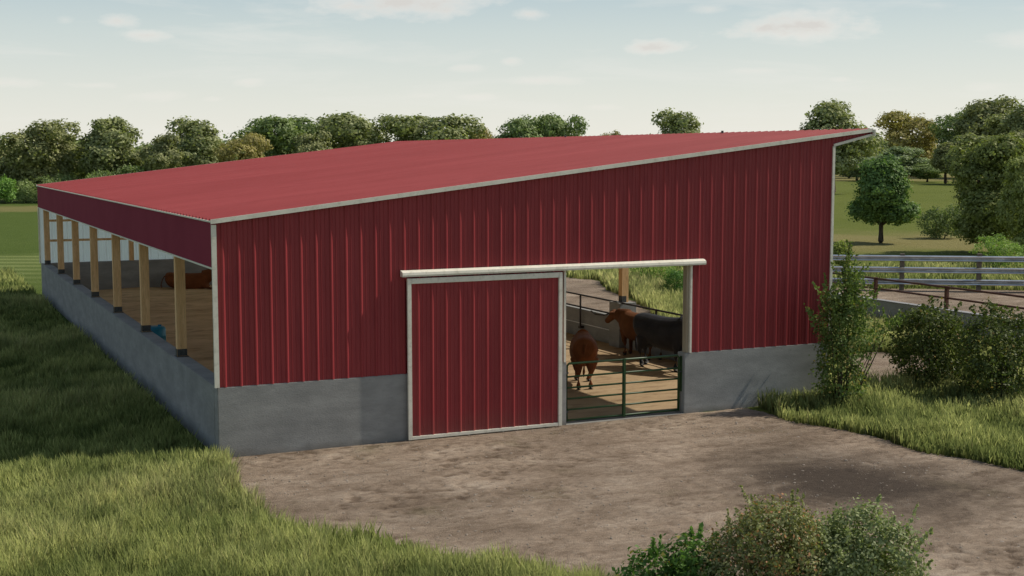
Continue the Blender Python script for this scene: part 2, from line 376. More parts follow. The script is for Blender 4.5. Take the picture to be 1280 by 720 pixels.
# ------------------------------------------------------------------ ground sheets
def sheet(name, outline, mat, z, step=None, bump=0, seed=0):
    me = bpy.data.meshes.new(name); bm = bmesh.new()
    vs = [bm.verts.new((x, y, 0)) for x, y in outline]; bm.faces.new(vs)
    bmesh.ops.triangulate(bm, faces=bm.faces[:]); bm.to_mesh(me); bm.free()
    o = link_mesh(name, me, mat); o.location.z = z; return o
G = 4500
gb = MB(); gb.add([(-G,-G,0),(G,-G,0),(G,G,0),(-G,G,0)], [(0,1,2,3)])
tag(gb.build('ground', M['ground']), kind='structure')
def wobble(pts, n=6, amp=.18, seed=1):
    rnd = random.Random(seed); out = []
    for i in range(len(pts)):
        a, b = pts[i], pts[(i+1) % len(pts)]
        for k in range(n):
            u = k/n; out.append((a[0]*(1-u)+b[0]*u + rnd.uniform(-amp, amp), a[1]*(1-u)+b[1]*u + rnd.uniform(-amp, amp)))
    return out
DRIVE = [(.02,.1),(.0,-.6),(-.22,-2.4),(-.38,-4.1),(-.34,-5.5),(.40,-6.45),(1.0,-7.15),(1.4,-8.0),(2.15,-8.6),(3.0,-9.9),(3.3,-11.5),(3,-18),(13,-24),(30,-20),(24,-14),(16,-10.2),(13.2,-7.4),(12.7,-5.6),(12.6,-3.6),(12.3,-2.3),(12.1,-1.1),(12.2,.1)]
def inside(P_, poly):
    x, y = P_[:,0], P_[:,1]; c = np.zeros(len(P_), bool); n = len(poly); j = n-1
    for i in range(n):
        xi, yi = poly[i]; xj, yj = poly[j]
        m = ((yi > y) != (yj > y)) & (x < (xj-xi)*(y-yi)/((yj-yi) or 1e-9)+xi); c ^= m; j = i
    return c
def fbm(P_, seed, cell, octs=4, ridge=False):
    out = np.zeros(len(P_)); amp = 1; tot = 0
    for o_ in range(octs):
        g_ = np.random.default_rng(seed+o_).random((256,256)); q = P_/cell*(2**o_)+37.7*o_
        a = .6*o_; q = np.stack([q[:,0]*math.cos(a)-q[:,1]*math.sin(a), q[:,0]*math.sin(a)+q[:,1]*math.cos(a)],1)
        i0 = np.floor(q).astype(int); f = q-i0; f = f*f*(3-2*f); i0 %= 256; i1 = (i0+1) % 256
        v = (g_[i0[:,0],i0[:,1]]*(1-f[:,0])+g_[i1[:,0],i0[:,1]]*f[:,0])*(1-f[:,1]) + (g_[i0[:,0],i1[:,1]]*(1-f[:,0])+g_[i1[:,0],i1[:,1]]*f[:,0])*f[:,1]
        if ridge: v = 1-np.abs(2*v-1)
        out += amp*v; tot += amp; amp *= .55
    return out/tot
def drive_h(P_):
    big = fbm(P_, 3, 1.6, 3); patch = np.clip((fbm(P_, 9, 2.3, 3)-.44)*7, 0, 1)
    clod = fbm(P_, 21, .16, 3); ridge = fbm(P_, 31, .34, 4, True); fine = fbm(P_, 41, .07, 2)
    rut = np.exp(-((P_[:,0]-9.6-.5*np.sin(P_[:,1]*.5))/2.4)**2 - ((P_[:,1]+6.9)/1.5)**2)
    rough = np.clip(patch*.8+rut*.9+.22, 0, 1.2)
    h = .03*big + rough*(.042*(clod-.5) + .030*(ridge-.6)) + .008*fine - .02*rut
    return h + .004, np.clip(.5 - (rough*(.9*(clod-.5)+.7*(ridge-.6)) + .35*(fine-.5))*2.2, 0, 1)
def build_drive():
    st_ = .045; xs = np.arange(-.7, 15.2, st_); ys = np.arange(-17.0, .15, st_); nx_, ny_ = len(xs), len(ys)
    X, Y = np.meshgrid(xs, ys); P_ = np.stack([X.ravel(), Y.ravel()], 1)
    Q = P_ + (np.stack([fbm(P_, 51, .7, 3), fbm(P_, 61, .7, 3)], 1)-.5)*.5
    vin = inside(Q, DRIVE); h, cav = drive_h(P_)
    xx, yy = P_[:,0], P_[:,1]; h = np.where((yy > -.35), .006+(h-.006)*np.clip(-yy/.35, 0, 1)*.9, h)
    cell = vin.reshape(ny_, nx_); c4 = cell[:-1,:-1] & cell[1:,:-1] & cell[:-1,1:] & cell[1:,1:]
    jj, ii = np.nonzero(c4); a = jj*nx_+ii; F = np.stack([a, a+1, a+1+nx_, a+nx_], 1)
    used = np.unique(F); mp_ = np.zeros(len(P_), np.int64); mp_[used] = np.arange(len(used)); F = mp_[F]
    V = np.stack([xx[used], yy[used], np.maximum(h[used], .004)], 1)
    me = bpy.data.meshes.new('dirt_drive'); me.vertices.add(len(V)); me.vertices.foreach_set('co', V.ravel().astype(np.float32))
    me.loops.add(4*len(F)); me.loops.foreach_set('vertex_index', F.ravel().astype(np.int32)); me.polygons.add(len(F)); me.polygons.foreach_set('loop_start', np.arange(0, 4*len(F), 4, dtype=np.int32))
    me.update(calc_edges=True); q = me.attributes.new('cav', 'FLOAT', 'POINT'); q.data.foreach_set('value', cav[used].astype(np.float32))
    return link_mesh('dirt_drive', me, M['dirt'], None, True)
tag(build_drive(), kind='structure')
FAR = [(15.1,-9.9),(15.1,-17),(3,-17),(3,-19),(13,-26),(32,-22),(26,-15),(17,-10.6)]
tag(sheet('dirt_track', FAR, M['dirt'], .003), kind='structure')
YARD = [(24.9,2),(24.9,12),(24.9,17),(25.5,21.5),(27,23.2),(29.5,23),(35,19.2),(42,14.6),(50,9),(40,0),(34,-4)]
tag(sheet('dirt_yard', wobble(YARD, 5, .2, 4), M['dirt2'], .004), kind='structure')
LANE = [(14.62,6),(15.8,7.5),(18.5,14),(20.3,18.0),(21.6,21.5),(22.3,24.5),(24.2,28.8),(23.2,31.5),(20.5,32.5),(14.62,32)]
tag(sheet('dirt_lane', wobble(LANE, 5, .2, 12), M['dirt2'], .004), kind='structure')
PATH = [(16.2,.6),(17.6,3),(18.2,5.2),(20.5,5.6),(21.8,4.4),(20.2,2),(18.2,.4)]
tag(sheet('dirt_path', wobble(PATH, 5, .15, 8), M['dirt2'], .004), kind='structure')

# ------------------------------------------------------------------ barn
W, OH, DEP, ZLO, ZHI, ZF, ZC = 14.52, 1.063, 32.3, 4.572, 6.40, 3.683, 1.38
SL = (ZHI-ZLO)/(W+OH)
def zr(x): return ZLO + SL*x
OX0, OX1, OZ = 7.45, 10.60, 3.37
barn = empty('barn', (0,0,0))
tag(barn, 'large red metal cattle barn with sloping roof, open side and sliding door', 'barn')

def rib_profile(L_, pitch=.305, h=.032, flank=.024, top=.010, minor=True):
    """(position, height) polyline of a ribbed steel panel"""
    pts = [(0, 0)]; n = int(L_/pitch)
    for i in range(n+1):
        c = pitch*(i+.5)
        if c + .04 > L_: break
        pts += [(c-top-flank, 0), (c-top, h), (c+top, h), (c+top+flank*1.35, 0)]
        if minor:
            for q in (.36, .64):
                cm = c + pitch*q
                if cm + .03 > L_: break
                pts += [(cm-.014, 0), (cm-.006, .010), (cm+.006, .010), (cm+.014, 0)]
    pts.append((L_, 0)); return pts

def siding(x0, x1, zbot, ztop, y, sign=-1, minor=True, h=.030):
    """vertical ribbed sheet along X; zbot/ztop functions; ribs project to sign*Y"""
    mb = MB(); pr = rib_profile(x1-x0, minor=minor, h=h)
    cuts = [OX0-x0, OX1-x0, W-x0]
    full = []
    for (a, ha), (b, hb) in zip(pr[:-1], pr[1:]):
        ks = [a] + [c for c in cuts if a < c < b] + [b]
        for k0, k1 in zip(ks[:-1], ks[1:]):
            if k1-k0 < 1e-5: continue
            g0 = ha + (hb-ha)*(k0-a)/(b-a); g1 = ha + (hb-ha)*(k1-a)/(b-a)
            full.append((k0+x0, g0, k1+x0, g1))
    for xa, ga, xb, gb_ in full:
        xm = (xa+xb)/2
        za, zb = zbot(xa, xm), zbot(xb, xm)
        vs = [(xa, y+sign*ga, za), (xb, y+sign*gb_, zb), (xb, y+sign*gb_, ztop(xb)), (xa, y+sign*ga, ztop(xa))]
        mb.add(vs, [(0,1,2,3)] if sign < 0 else [(3,2,1,0)])
    return mb
SOF0 = 6.04
def zb_front(x, xm):
    if xm > W: return SOF0 + (x-W)*(6.285-SOF0)/OH
    if OX0 < xm < OX1: return OZ
    return ZC
front = siding(0, W+OH-.01, zb_front, lambda x: zr(x)-.02, .029).build('front_siding', M['red_wall'], barn)
def zb_back(x, xm):
    if xm > W: return SOF0 + (x-W)*(6.285-SOF0)/OH
    return ZC
back = siding(0, W+OH-.01, zb_back, lambda x: zr(x)-.02, DEP-.02, -1, True, .036).build('back_siding', M['translucent'], barn)  # translucency added so sky light brightens the interior

# roof: ribs run down the slope
rf = MB(); Y0, Y1 = -.035, DEP+.10; pr = rib_profile(Y1-Y0, .305, .036, .03, .02, False)
for (a, ha), (b, hb) in zip(pr[:-1], pr[1:]):
    ya, yb = Y0+a, Y0+b; xs = (-.05, W+OH)
    rf.add([(xs[0], ya, zr(xs[0])+ha), (xs[1], ya, zr(xs[1])+ha), (xs[1], yb, zr(xs[1])+hb), (xs[0], yb, zr(xs[0])+hb)], [(0,1,2,3)])
rf.add([(-.05,Y0,zr(-.05)-.03),(W+OH,Y0,zr(W+OH)-.03),(W+OH,Y1,zr(W+OH)-.03),(-.05,Y1,zr(-.05)-.03)], [(3,2,1,0)])
roof = rf.build('roof', M['red_roof'], barn)
ul = MB(); ul.add([(0,0,zr(0)-.045),(W+OH-.02,0,zr(W+OH)-.045),(W+OH-.02,DEP,zr(W+OH)-.045),(0,DEP,zr(0)-.045)], [(3,2,1,0)]); ul.build('ceiling_bounce_liner', M['bounce_liner'], roof)  # unseen white sheet added under the roof to bounce light inside
siding(.36, W-.02, lambda x, xm: zb_front(x, xm)+(.002), lambda x: zr(x)-.06, .075, 1, False, .02).build('front_bounce_liner', M['bounce_liner'], barn)  # unseen white inner face, added to bounce light into the interior
for (ya, yb) in ((-.062, -.037), (DEP+.103, DEP+.145)):
    MB().prism([(-.07, zr(-.07)-.055), (W+OH+.03, zr(W+OH)-.055), (W+OH+.03, zr(W+OH)+.03), (-.07, zr(-.07)+.03)], ya, yb).build('rake_trim', M['white_trim'], roof)
MB().box(-.075, -.052, Y0, Y1, ZLO-.035, ZLO-.005).build('eave_trim', M['white_trim'], roof)
MB().box(W+OH+.002, W+OH+.03, Y0, Y1, 6.29, ZHI-.02).build('high_fascia', M['red_fascia'], roof)
sf = MB(); sf.add([(W,0,SOF0),(W+OH,0,6.285),(W+OH,DEP,6.285),(W,DEP,SOF0)], [(0,3,2,1)])
sf.build('soffit', M['white_trim'], roof)
MB().prism([(W-.02, SOF0-.045), (W+OH+.03, 6.285-.035), (W+OH+.03, 6.285+.02), (W-.02, SOF0+.015)], -.032, .026).build('soffit_trim', M['white_trim'], roof)
MB().prism([(W+OH+.032, 6.25), (W+OH+.06, 6.25), (W+OH+.06, ZHI-.0), (W+OH+.032, ZHI-.0)], -.12, DEP).build('gutter_trim', M['white_trim'], roof)
for y in (5.9, 15.3): MB().tube([(15.4, y, zr(15.4)-.02), (15.4, y, zr(15.4)+.09)], .035, 8).build('vent_pipe', M['bracket'], roof)
# rafters and purlins under the roof
for i in range(8):
    y = 4.2 + 4.5*(i-0) if i < 7 else 31.8
    if i == 7: continue
    MB().prism([(.1, zr(.1)-.42), (W+.4, zr(W+.4)-.42), (W+.4, zr(W+.4)-.17), (.1, zr(.1)-.17)], y-.15, y-.09).build('rafter', M['wood'], barn)

# low side fascia
fa = MB().box(-.046, -.006, -.02, DEP+.02, ZF, ZLO-.03).build('low_fascia', M['red_fascia'], barn)
MB().box(-.056, -.002, -.02, DEP+.02, ZF-.035, ZF-.002).build('fascia_trim', M['white_trim'], fa)
# header beam carried by the posts
MB().box(.06, .10, .05, DEP-.05, ZF+.02, ZF+.30).build('header_beam', M['wood'], barn)
MB().box(W-.10, W-.06, .05, DEP-.05, 5.45, 5.75).build('header_beam', M['wood'], barn)

# trims
MB().box(-.052, .038, -.028, .028, ZC+.004, zr(0)-.08).build('corner_trim', M['white_trim'], barn)
MB().box(W-.045, W+.02, -.028, .028, ZC+.004, SOF0-.04).build('corner_trim', M['white_trim'], barn)
MB().box(-.055, -.007, DEP-.06, DEP+.07, ZC+.004, ZF-.04).build('corner_trim', M['white_trim'], barn)
MB().box(OX0-.035, OX0+.012, -.035, .028, ZC+.002, OZ-.02).build('jamb_trim', M['white_trim'], barn)
MB().box(OX1-.004, OX1+.042, -.030, .028, ZC+.004, OZ-.02).build('jamb_trim', M['white_trim'], barn)
MB().box(OX1-.07, OX1-.008, .03, .18, ZC+.002, OZ+.1).build('door_post', M['wood_pale'], barn)

# concrete plinth walls
def cwall(x0, x1, y0, y1, z1, name='concrete_wall'):
    o = MB().box(x0, x1, y0, y1, -.3, z1, .012).build(name, M['concrete'], barn)
    return o
cwall(0, OX0+.05, 0, .30, ZC); cwall(OX1-.12, W, 0, .30, ZC)
cwall(0, .34, .303, DEP-.303, ZC-.001); cwall(0, W, DEP-.30, DEP, ZC)
cwall(W-.17, W+.05, .303, DEP-.303, .90)
for y in (9.7, 19.2, 28.0):
    p = MB().box(W-.34, W+.24, y-.32, y+.32, -.3, 1.37, .012).build('pier', M['concrete'], barn)
    po = MB().box(W-.14, W+.08, y-.12, y+.10, 1.372, 6.05).build('post', M['wood'], barn)
    MB().box(W-.15, W-.0, y-.135, y-.121, 1.374, 1.56).box(W-.155,W-.141,y-.13,y+.06,1.374,1.56).build('bracket', M['bracket'], po)
# posts along the low side
for y in (4.35, 8.85, 13.35, 17.85, 22.35, 26.85, 31.5):
    x0, x1 = .08, .29
    po = MB().box(x0, x1, y-.085, y+.085, ZC+.001, zr(.2)-.1, .004).build('post', M['wood'], barn)
    MB().box(x0-.0, x1+.0, y-.098, y-.087, ZC+.02, ZC+.17).box(x0-.010, x0-.001, y-.07, y+.07, ZC+.02, ZC+.17).box(x0-.03, x1+.03, y-.13, y+.11, ZC+.002, ZC+.012).build('bracket', M['bracket'], po)
for x in (3.6, 7.2, 10.8, 14.2):
    MB().box(x-.09, x+.09, DEP-.24, DEP-.055, ZC+.002, zr(x)-.12).build('post', M['wood'], barn)
for z in (2.30, 3.12, 3.95, 4.8):
    xs = max(.32, (z-4.5)/SL+.3)
    MB().box(xs, W-.1, DEP-.115, DEP-.058, z-.045, z+.045).build('girt', M['wood'], barn)

# interior floor with a deep bedding pack on the left
nx, ny = 60, 110; fl = MB(); rnd = random.Random(5)
vs = []
for j in range(ny+1):
    for i in range(nx+1):
        x = .34 + (W-.17-.34)*i/nx; y = .30 + (DEP-.6)*j/ny
        k = max(0, min(1, (9.0-x)/2.5))*max(0, min(1, (y-1.2)/4)); k = k*k*(3-2*k)
        z = .012 + .20*k + .02*k*math.sin(x*2.3+math.sin(y*1.7)) + .012*math.sin(y*3.1+x)*k
        vs.append((x, y, z + rnd.uniform(0, .01)))
fs = [(j*(nx+1)+i, j*(nx+1)+i+1, (j+1)*(nx+1)+i+1, (j+1)*(nx+1)+i) for j in range(ny) for i in range(nx)]
fl.add(vs, fs); tag(fl.build('floor', M['floor'], None, True), kind='structure')
th = MB().box(OX0+.052, OX1-.122, -.02, .30, -.2, .010); tag(th.build('threshold', M['concrete'], barn))

# sliding door and its track
DX0, DX1, DZ0, DZ1 = 3.83, 7.335, .03, 3.33
door = MB(); pr = rib_profile(DX1-DX0-.16, .305)
for (a, ha), (b, hb) in zip(pr[:-1], pr[1:]):
    xa, xb = DX0+.08+a, DX0+.08+b
    door.add([(xa, -.075-ha, DZ0+.06), (xb, -.075-hb, DZ0+.06), (xb, -.075-hb, DZ1-.10), (xa, -.075-ha, DZ1-.10)], [(0,1,2,3)])
door.box(DX0+.02, DX1-.02, -.070, -.040, DZ0+.02, DZ1-.02)
door = door.build('sliding_door', M['red_door'], barn)
fr = MB(); fr.box(DX0, DX0+.085, -.122, -.068, DZ0, DZ1, .006); fr.box(DX1-.085, DX1, -.122, -.068, DZ0, DZ1, .006)
fr.box(DX0+.0855, DX1-.0855, -.119, -.068, DZ1-.11, DZ1-.002, .006); fr.box(DX0+.0855, DX1-.0855, -.119, -.068, DZ0+.002, DZ0+.07, .006)
fr.build('door_frame', M['white_trim'], door)
tr = MB(); tr.add([], [])
tp = [(-.002, 3.49), (-.08, 3.48), (-.135, 3.45), (-.145, 3.40), (-.135, 3.365), (-.002, 3.365)]
n = len(tp); X0t, X1t = 3.72, 10.93
tr.add([(X0t, y, z) for y, z in tp] + [(X1t, y, z) for y, z in tp], [tuple(range(n-1,-1,-1)), tuple(range(n, 2*n))] + [(i, (i+1)%n, (i+1)%n+n, i+n) for i in range(n)])
tr.build('door_track', M['white_trim'], barn)

# inner railing on the right-hand feed wall
rl = MB()
XR = W-.24
for z in (1.37, .985): rl.tube([(XR, .35, z), (XR, 4.8, z), (XR, DEP-.4, z)], .028, 8)
rail = rl.build('railing', M['dark_pipe'], barn, True)
for y in (2.4, 4.9, 7.4, 12.0, 14.6, 17.0, 21.5, 24.0, 26.5, 30.5):
    MB().box(XR-.05, XR-.01, y-.025, y+.025, .30, 1.40).box(XR-.07, XR+.065, y-.06, y+.06, .30, .38).build('rail_post', M['dark_pipe'], rail)
MB().tube([(XR-.02, 11.3, .93), (XR-.10, 10.9, .88), (XR-.06, 10.4, .90), (XR-.02, 10.2, .96)], .022, 6).build('rail_latch', M['dark_pipe'], rail, True)
MB().tube([(W-.19, .4, .44), (W-.19, 16, .45), (W-.19, DEP-.4, .44)], .014, 6).build('cable', M['cable'], barn, True)

# farm gate
gx0, gx1 = OX0+.12, OX1-.19
gate = empty('farm_gate', (gx0, .12, 0)); tag(gate, 'green tubular steel farm gate closing the barn doorway', 'gate')
gl = gx1-gx0
MB().tube([(0,0,.06),(0,0,1.27),(.05,0,1.32),(gl-.05,0,1.32),(gl,0,1.27),(gl,0,.06)], .026, 8).build('gate_frame', M['green_pipe'], gate, True)
for z in (.08, .31, .55, .79, 1.03): MB().tube([(.02,0,z),(gl-.02,0,z)], .021, 8).build('rail', M['green_pipe'], gate, True)
MB().box(gl*.5-.028, gl*.5+.028, -.032, -.022, .04, 1.34).box(gl*.5-.028, gl*.5-.018, -.03, .03, .04, 1.34).build('upright', M['green_pipe'], gate)
for z in (.25, 1.1): MB().box(-.09, .03, -.02, .02, z, z+.04).build('hinge', M['bracket'], gate)
MB().tube([(gl-.02,-.03,.95),(gl+.10,-.03,.95)], .014, 6).build('latch', M['bracket'], gate, True)
MB().box(gl+.040, gl+.066, -.03, .03, .5, 1.30).build('latch_post', M['green_pipe'], gate)

# blue water drum just inside the low wall
dr = empty('water_drum', (.98, 12.1, .20)); tag(dr, 'round blue plastic water drum standing inside the low side wall', 'drum')
def lathe(prof, seg=28):
    mb = MB(); n = len(prof)
    vs = [(r_*math.cos(2*math.pi*k/seg), r_*math.sin(2*math.pi*k/seg), z) for r_, z in prof for k in range(seg)]
    fs = [(i*seg+k, i*seg+(k+1)%seg, (i+1)*seg+(k+1)%seg, (i+1)*seg+k) for i in range(n-1) for k in range(seg)]
    fs += [tuple(range(seg-1,-1,-1)), tuple(range((n-1)*seg, n*seg))]
    return mb.add(vs, fs)
lathe([(.26,0),(.29,.03),(.29,.28),(.30,.30),(.29,.32),(.29,.60),(.30,.62),(.29,.64),(.29,.82),(.25,.88),(.05,.885)]).build('drum_body', M['blue'], dr, True)
MB().tube([(.13,0,.885),(.13,0,.93)], .05, 12).build('drum_cap', M['blue'], dr)
MB().tube([(-.13,0,.885),(-.13,0,.92)], .03, 12).build('bung', M['blue'], dr)

# ------------------------------------------------------------------ cattle
def ellipse_loft(mb, st, seg=16):
    """st: (x, y, z, half width, half height, pitch) stations along a path"""
    rings = []
    for (x, y, z, a, b, p, yw) in st:
        ring = []
        for k in range(seg):
            th = 2*math.pi*k/seg; u = a*math.cos(th); v = b*math.sin(th)
            if v > 0 and a > .2: v = b*(abs(math.sin(th))**.9)
            dx, dy, dz = -v*math.sin(p), u, v*math.cos(p)
            ring.append((x + dx*math.cos(yw) - dy*math.sin(yw), y + dx*math.sin(yw) + dy*math.cos(yw), z+dz))
        rings.append(ring)
    vs = [v for r_ in rings for v in r_]; n = len(rings)
    fs = [(i*seg+k, i*seg+(k+1)%seg, (i+1)*seg+(k+1)%seg, (i+1)*seg+k) for i in range(n-1) for k in range(seg)]
    fs += [tuple(range(seg-1,-1,-1)), tuple(range((n-1)*seg, n*seg))]
    mb.add(vs, fs)
def fuse(mb, name, voxel=.022, smooth=6):
    me = bpy.data.meshes.new(name+'_raw'); me.from_pydata(mb.v, [], mb.f); me.update()
    bm = bmesh.new(); bm.from_mesh(me); bmesh.ops.recalc_face_normals(bm, faces=bm.faces[:]); bm.to_mesh(me); bm.free()
    o = bpy.data.objects.new(name+'_raw', me); COL.objects.link(o)
    r_ = o.modifiers.new('r', 'REMESH'); r_.mode = 'VOXEL'; r_.voxel_size = voxel
    s_ = o.modifiers.new('s', 'SMOOTH'); s_.factor = .5; s_.iterations = smooth
    dg = bpy.context.evaluated_depsgraph_get(); dg.update()
    out = bpy.data.meshes.new_from_object(o.evaluated_get(dg)); out.name = name
    bpy.data.objects.remove(o); return out
def make_cow(label, mat, loc, rz, head=(1.28, 1.36, -.45), head_yaw=0, lying=False, horns=False, tail_side=0, scale=1, step=0):
    root = empty('cow', loc, rz); tag(root, label, 'cow', 'cattle in the barn'); root.scale = (scale,)*3
    mb = MB(); dz = -.66 if lying else 0
    T = [(-1.0,1.16,.09,.11),(-.97,1.12,.24,.24),(-.84,1.06,.33,.33),(-.6,1.02,.355,.37),(-.3,.95,.37,.42),(0,.92,.39,.44),(.3,.92,.375,.45),(.52,.96,.32,.43),(.68,1.02,.27,.38),(.8,1.06,.21,.31)]
    ellipse_loft(mb, [(x, 0, z+dz, a*(1.12 if lying else 1), b*(.93 if lying else 1), 0, 0) for x, z, a, b in T], 20)
    hx, hz, hp = head; hz += dz
    # neck
    c, s_ = math.cos(head_yaw), math.sin(head_yaw)
    def hd(f, up=0, side=0):   # head frame
        x = f*math.cos(hp) - up*math.sin(hp); z = f*math.sin(hp) + up*math.cos(hp)
        return (hx + x*c - side*s_, x*s_ + side*c + nyo, hz + z)
    nyo = .35*math.sin(head_yaw)
    na = (.62, 0, 1.13+dz); nb = hd(-.05, -.02)
    st = []
    for k in range(5):
        u = k/4; st.append((na[0]*(1-u)+nb[0]*u, na[1]*(1-u)+nb[1]*u, na[2]*(1-u)+nb[2]*u, .22*(1-u)+.13*u, .34*(1-u)+.18*u, .3, head_yaw*u))
    ellipse_loft(mb, st, 14)
    prof = [(-.06,.02,.10,.11),(.0,.02,.135,.145),(.1,.01,.138,.148),(.2,-.01,.115,.128),(.32,-.03,.092,.105),(.42,-.04,.10,.10),(.47,-.04,.085,.08),(.495,-.04,.04,.04)]
    ellipse_loft(mb, [hd(f, u)+(a, b, hp, head_yaw) for f, u, a, b in prof], 14)
    for sd_ in (-1, 1):   # ears
        mb.tube([hd(.0,.06,sd_*.09), hd(-.02,.06,sd_*.18), hd(-.03,.03,sd_*.27)], [.03,.045,.015], 8)
    if not lying:
        for i, sd_ in enumerate((-1, 1)):
            k = step*(1 if i else -1)
            mb.tube([(.55,sd_*.16,1.0),(.54,sd_*.18,.76),(.57+k*.5,sd_*.17,.45),(.56+k*.9,sd_*.165,.40),(.55+k,sd_*.165,.13),(.58+k,sd_*.165,.05)], [.15,.135,.082,.066,.054,.064], 10)
            mb.tube([(-.66,sd_*.16,1.02),(-.60,sd_*.19,.78),(-.72-k*.4,sd_*.18,.56),(-.84-k*.8,sd_*.17,.46),(-.80-k,sd_*.165,.14),(-.76-k,sd_*.165,.05)], [.24,.21,.125,.078,.056,.066], 10)
        mb.tube([(-.5,0,.72),(-.32,0,.66),(-.2,0,.68)], [.10,.11,.06], 8)
        ty = .05*tail_side
        mb.tube([(-.96,0,1.26),(-1.05,0,1.22),(-1.08,ty,1.0),(-1.07,ty,.7),(-1.06,ty*1.4,.5),(-1.05,ty*1.6,.34)], [.04,.032,.026,.024,.042,.014], 8)
    else:
        mb.tube([(.5,.2,.32),(.72,.30,.12),(.45,.36,.07),(.25,.36,.06)], [.13,.075,.05,.045], 10)
        mb.tube([(.5,-.2,.32),(.8,-.28,.10),(1.05,-.30,.06),(1.2,-.28,.05)], [.13,.065,.045,.045], 10)
        mb.tube([(-.6,.24,.36),(-.2,.42,.22),(-.45,.50,.08),(-.1,.52,.06)], [.22,.15,.06,.045], 10)
        mb.tube([(-.6,-.22,.34),(-.15,-.38,.20),(-.35,-.46,.08),(.0,-.48,.06)], [.22,.14,.06,.045], 10)
        mb.tube([(-.96,0,.58),(-1.08,0,.52),(-1.16,-.05,.36),(-1.18,-.15,.16),(-1.1,-.30,.06)], [.04,.034,.027,.035,.02], 8)
    body = link_mesh('body', fuse(mb, 'cow_body'), mat, root, True)
    if not lying:
        for i, sd_ in enumerate((-1, 1)):
            k = step*(1 if i else -1)
            for (x, y) in ((.59+k, sd_*.165), (-.75-k, sd_*.165)):
                MB().tube([(x-.01,y,0),(x-.005,y,.04),(x-.02,y,.085)], [.078,.072,.062], 10).build('hoof', M['hoof'], root, True)
    for sd_ in (-1, 1):
        MB().tube([hd(.12,.045,sd_*.115), hd(.12,.045,sd_*.140)], [.022,.012], 8).build('eye', M['hoof'], root, True)
        if horns:
            MB().tube([hd(-.01,.12,sd_*.07), hd(-.03,.17,sd_*.15), hd(-.0,.25,sd_*.19)], [.028,.022,.006], 8).build('horn', M['horn'], root, True)
    return root
make_cow('reddish brown cow seen from behind just inside the green gate', M['cow_brown'], (10.20, 4.25, .03), R(64), head=(1.22,1.10,-.75), step=.07, tail_side=.5, scale=.93)
make_cow('brown cow standing beside the concrete pier, half hidden behind the black cow', M['cow_tan'], (13.84, 7.65, .02), R(98), head=(1.16,1.24,-.55), head_yaw=.15, step=-.07, scale=.92)
make_cow('black cow standing broadside next to the door post on the right', M['cow_black'], (13.38, 5.45, .02), R(-74), head=(1.18,1.05,-.8), step=.08, scale=1.05)
make_cow('brown cow lying down beside the back wall, seen between the side posts', M['cow_brown'], (5.75, 30.9, .19), R(-28), head=(1.2,1.42,-.35), lying=True, head_yaw=-.3)
make_cow('brown cow mostly hidden behind the front left corner, only its tail end showing', M['cow_brown'], (4.08, 10.55, .20), R(-25), head=(1.22,1.2,-.6), step=.05)

# ------------------------------------------------------------------ outer feed wall with pipe railing
fw_ = empty('feed_wall', (24.75, 0, 0)); tag(fw_, 'low grey concrete feed wall carrying a brown pipe railing right of the barn', 'wall')
MB().box(-.13, .13, -8, 17, -.3, .90, .012).build('concrete_wall', M['concrete'], fw_)
MB().box(-.14, .14, -8, 17, .902, .925).build('wall_cap', M['concrete_top'], fw_)
for z in (1.28, 1.62): MB().tube([(0,-8,z),(0,17,z)], .034, 8).build('rail', M['rust_pipe'], fw_, True)
for y in np.arange(-6.4, 17, 3.35): MB().box(-.05,.05,y-.05,y+.05,.926,1.66).build('rail_post', M['rust_pipe'], fw_)

# ------------------------------------------------------------------ guardrail fence
ga = Vector((28.2, 22.9, 0)); gdir = (Vector((38.1, 16.55, 0))-ga).normalized(); glen = 26
gf = empty('guardrail_fence', ga, math.atan2(gdir.y, gdir.x)); tag(gf, 'three rail fence of galvanised guardrail beams on wooden posts behind the yard', 'fence')
wp = [(0,-.13),(.07,-.115),(.12,-.085),(.11,-.055),(.015,-.015),(.0,0),(.015,.015),(.11,.055),(.12,.085),(.07,.115),(0,.13)]
for z in (1.38, .88, .37):
    mb = MB(); n = len(wp)
    mb.add([(0,-q-.09,z+h) for q, h in wp]+[(glen,-q-.09,z+h) for q, h in wp], [(i,i+1,i+1+n,i+n) for i in range(n-1)])
    beam = mb.build('beam', M['galv'], gf)
    for k in range(1, 7):
        mb = MB(); mb.add([(k*4-.16,-q-.094,z+h) for q, h in wp]+[(k*4+.16,-q-.094,z+h) for q, h in wp], [(i,i+1,i+1+n,i+n) for i in range(n-1)]); mb.build('splice', M['galv'], beam)
for k in range(9): MB().box(k*3.2-.09+.3, k*3.2+.09+.3, -.08, .10, -.2, 1.58+.03*(k%2)).build('post', M['wood_dark'], gf)
tag(MB().tube([(0,0,-.2),(0.02,0,.9),(0,.01,1.75)], [.11,.10,.09], 10).build('fence_post', M['wood_dark']), 'single weathered wooden post standing in grass behind the barn', 'post')
bpy.data.objects['fence_post'].location = (28.9, 28.2, 0)

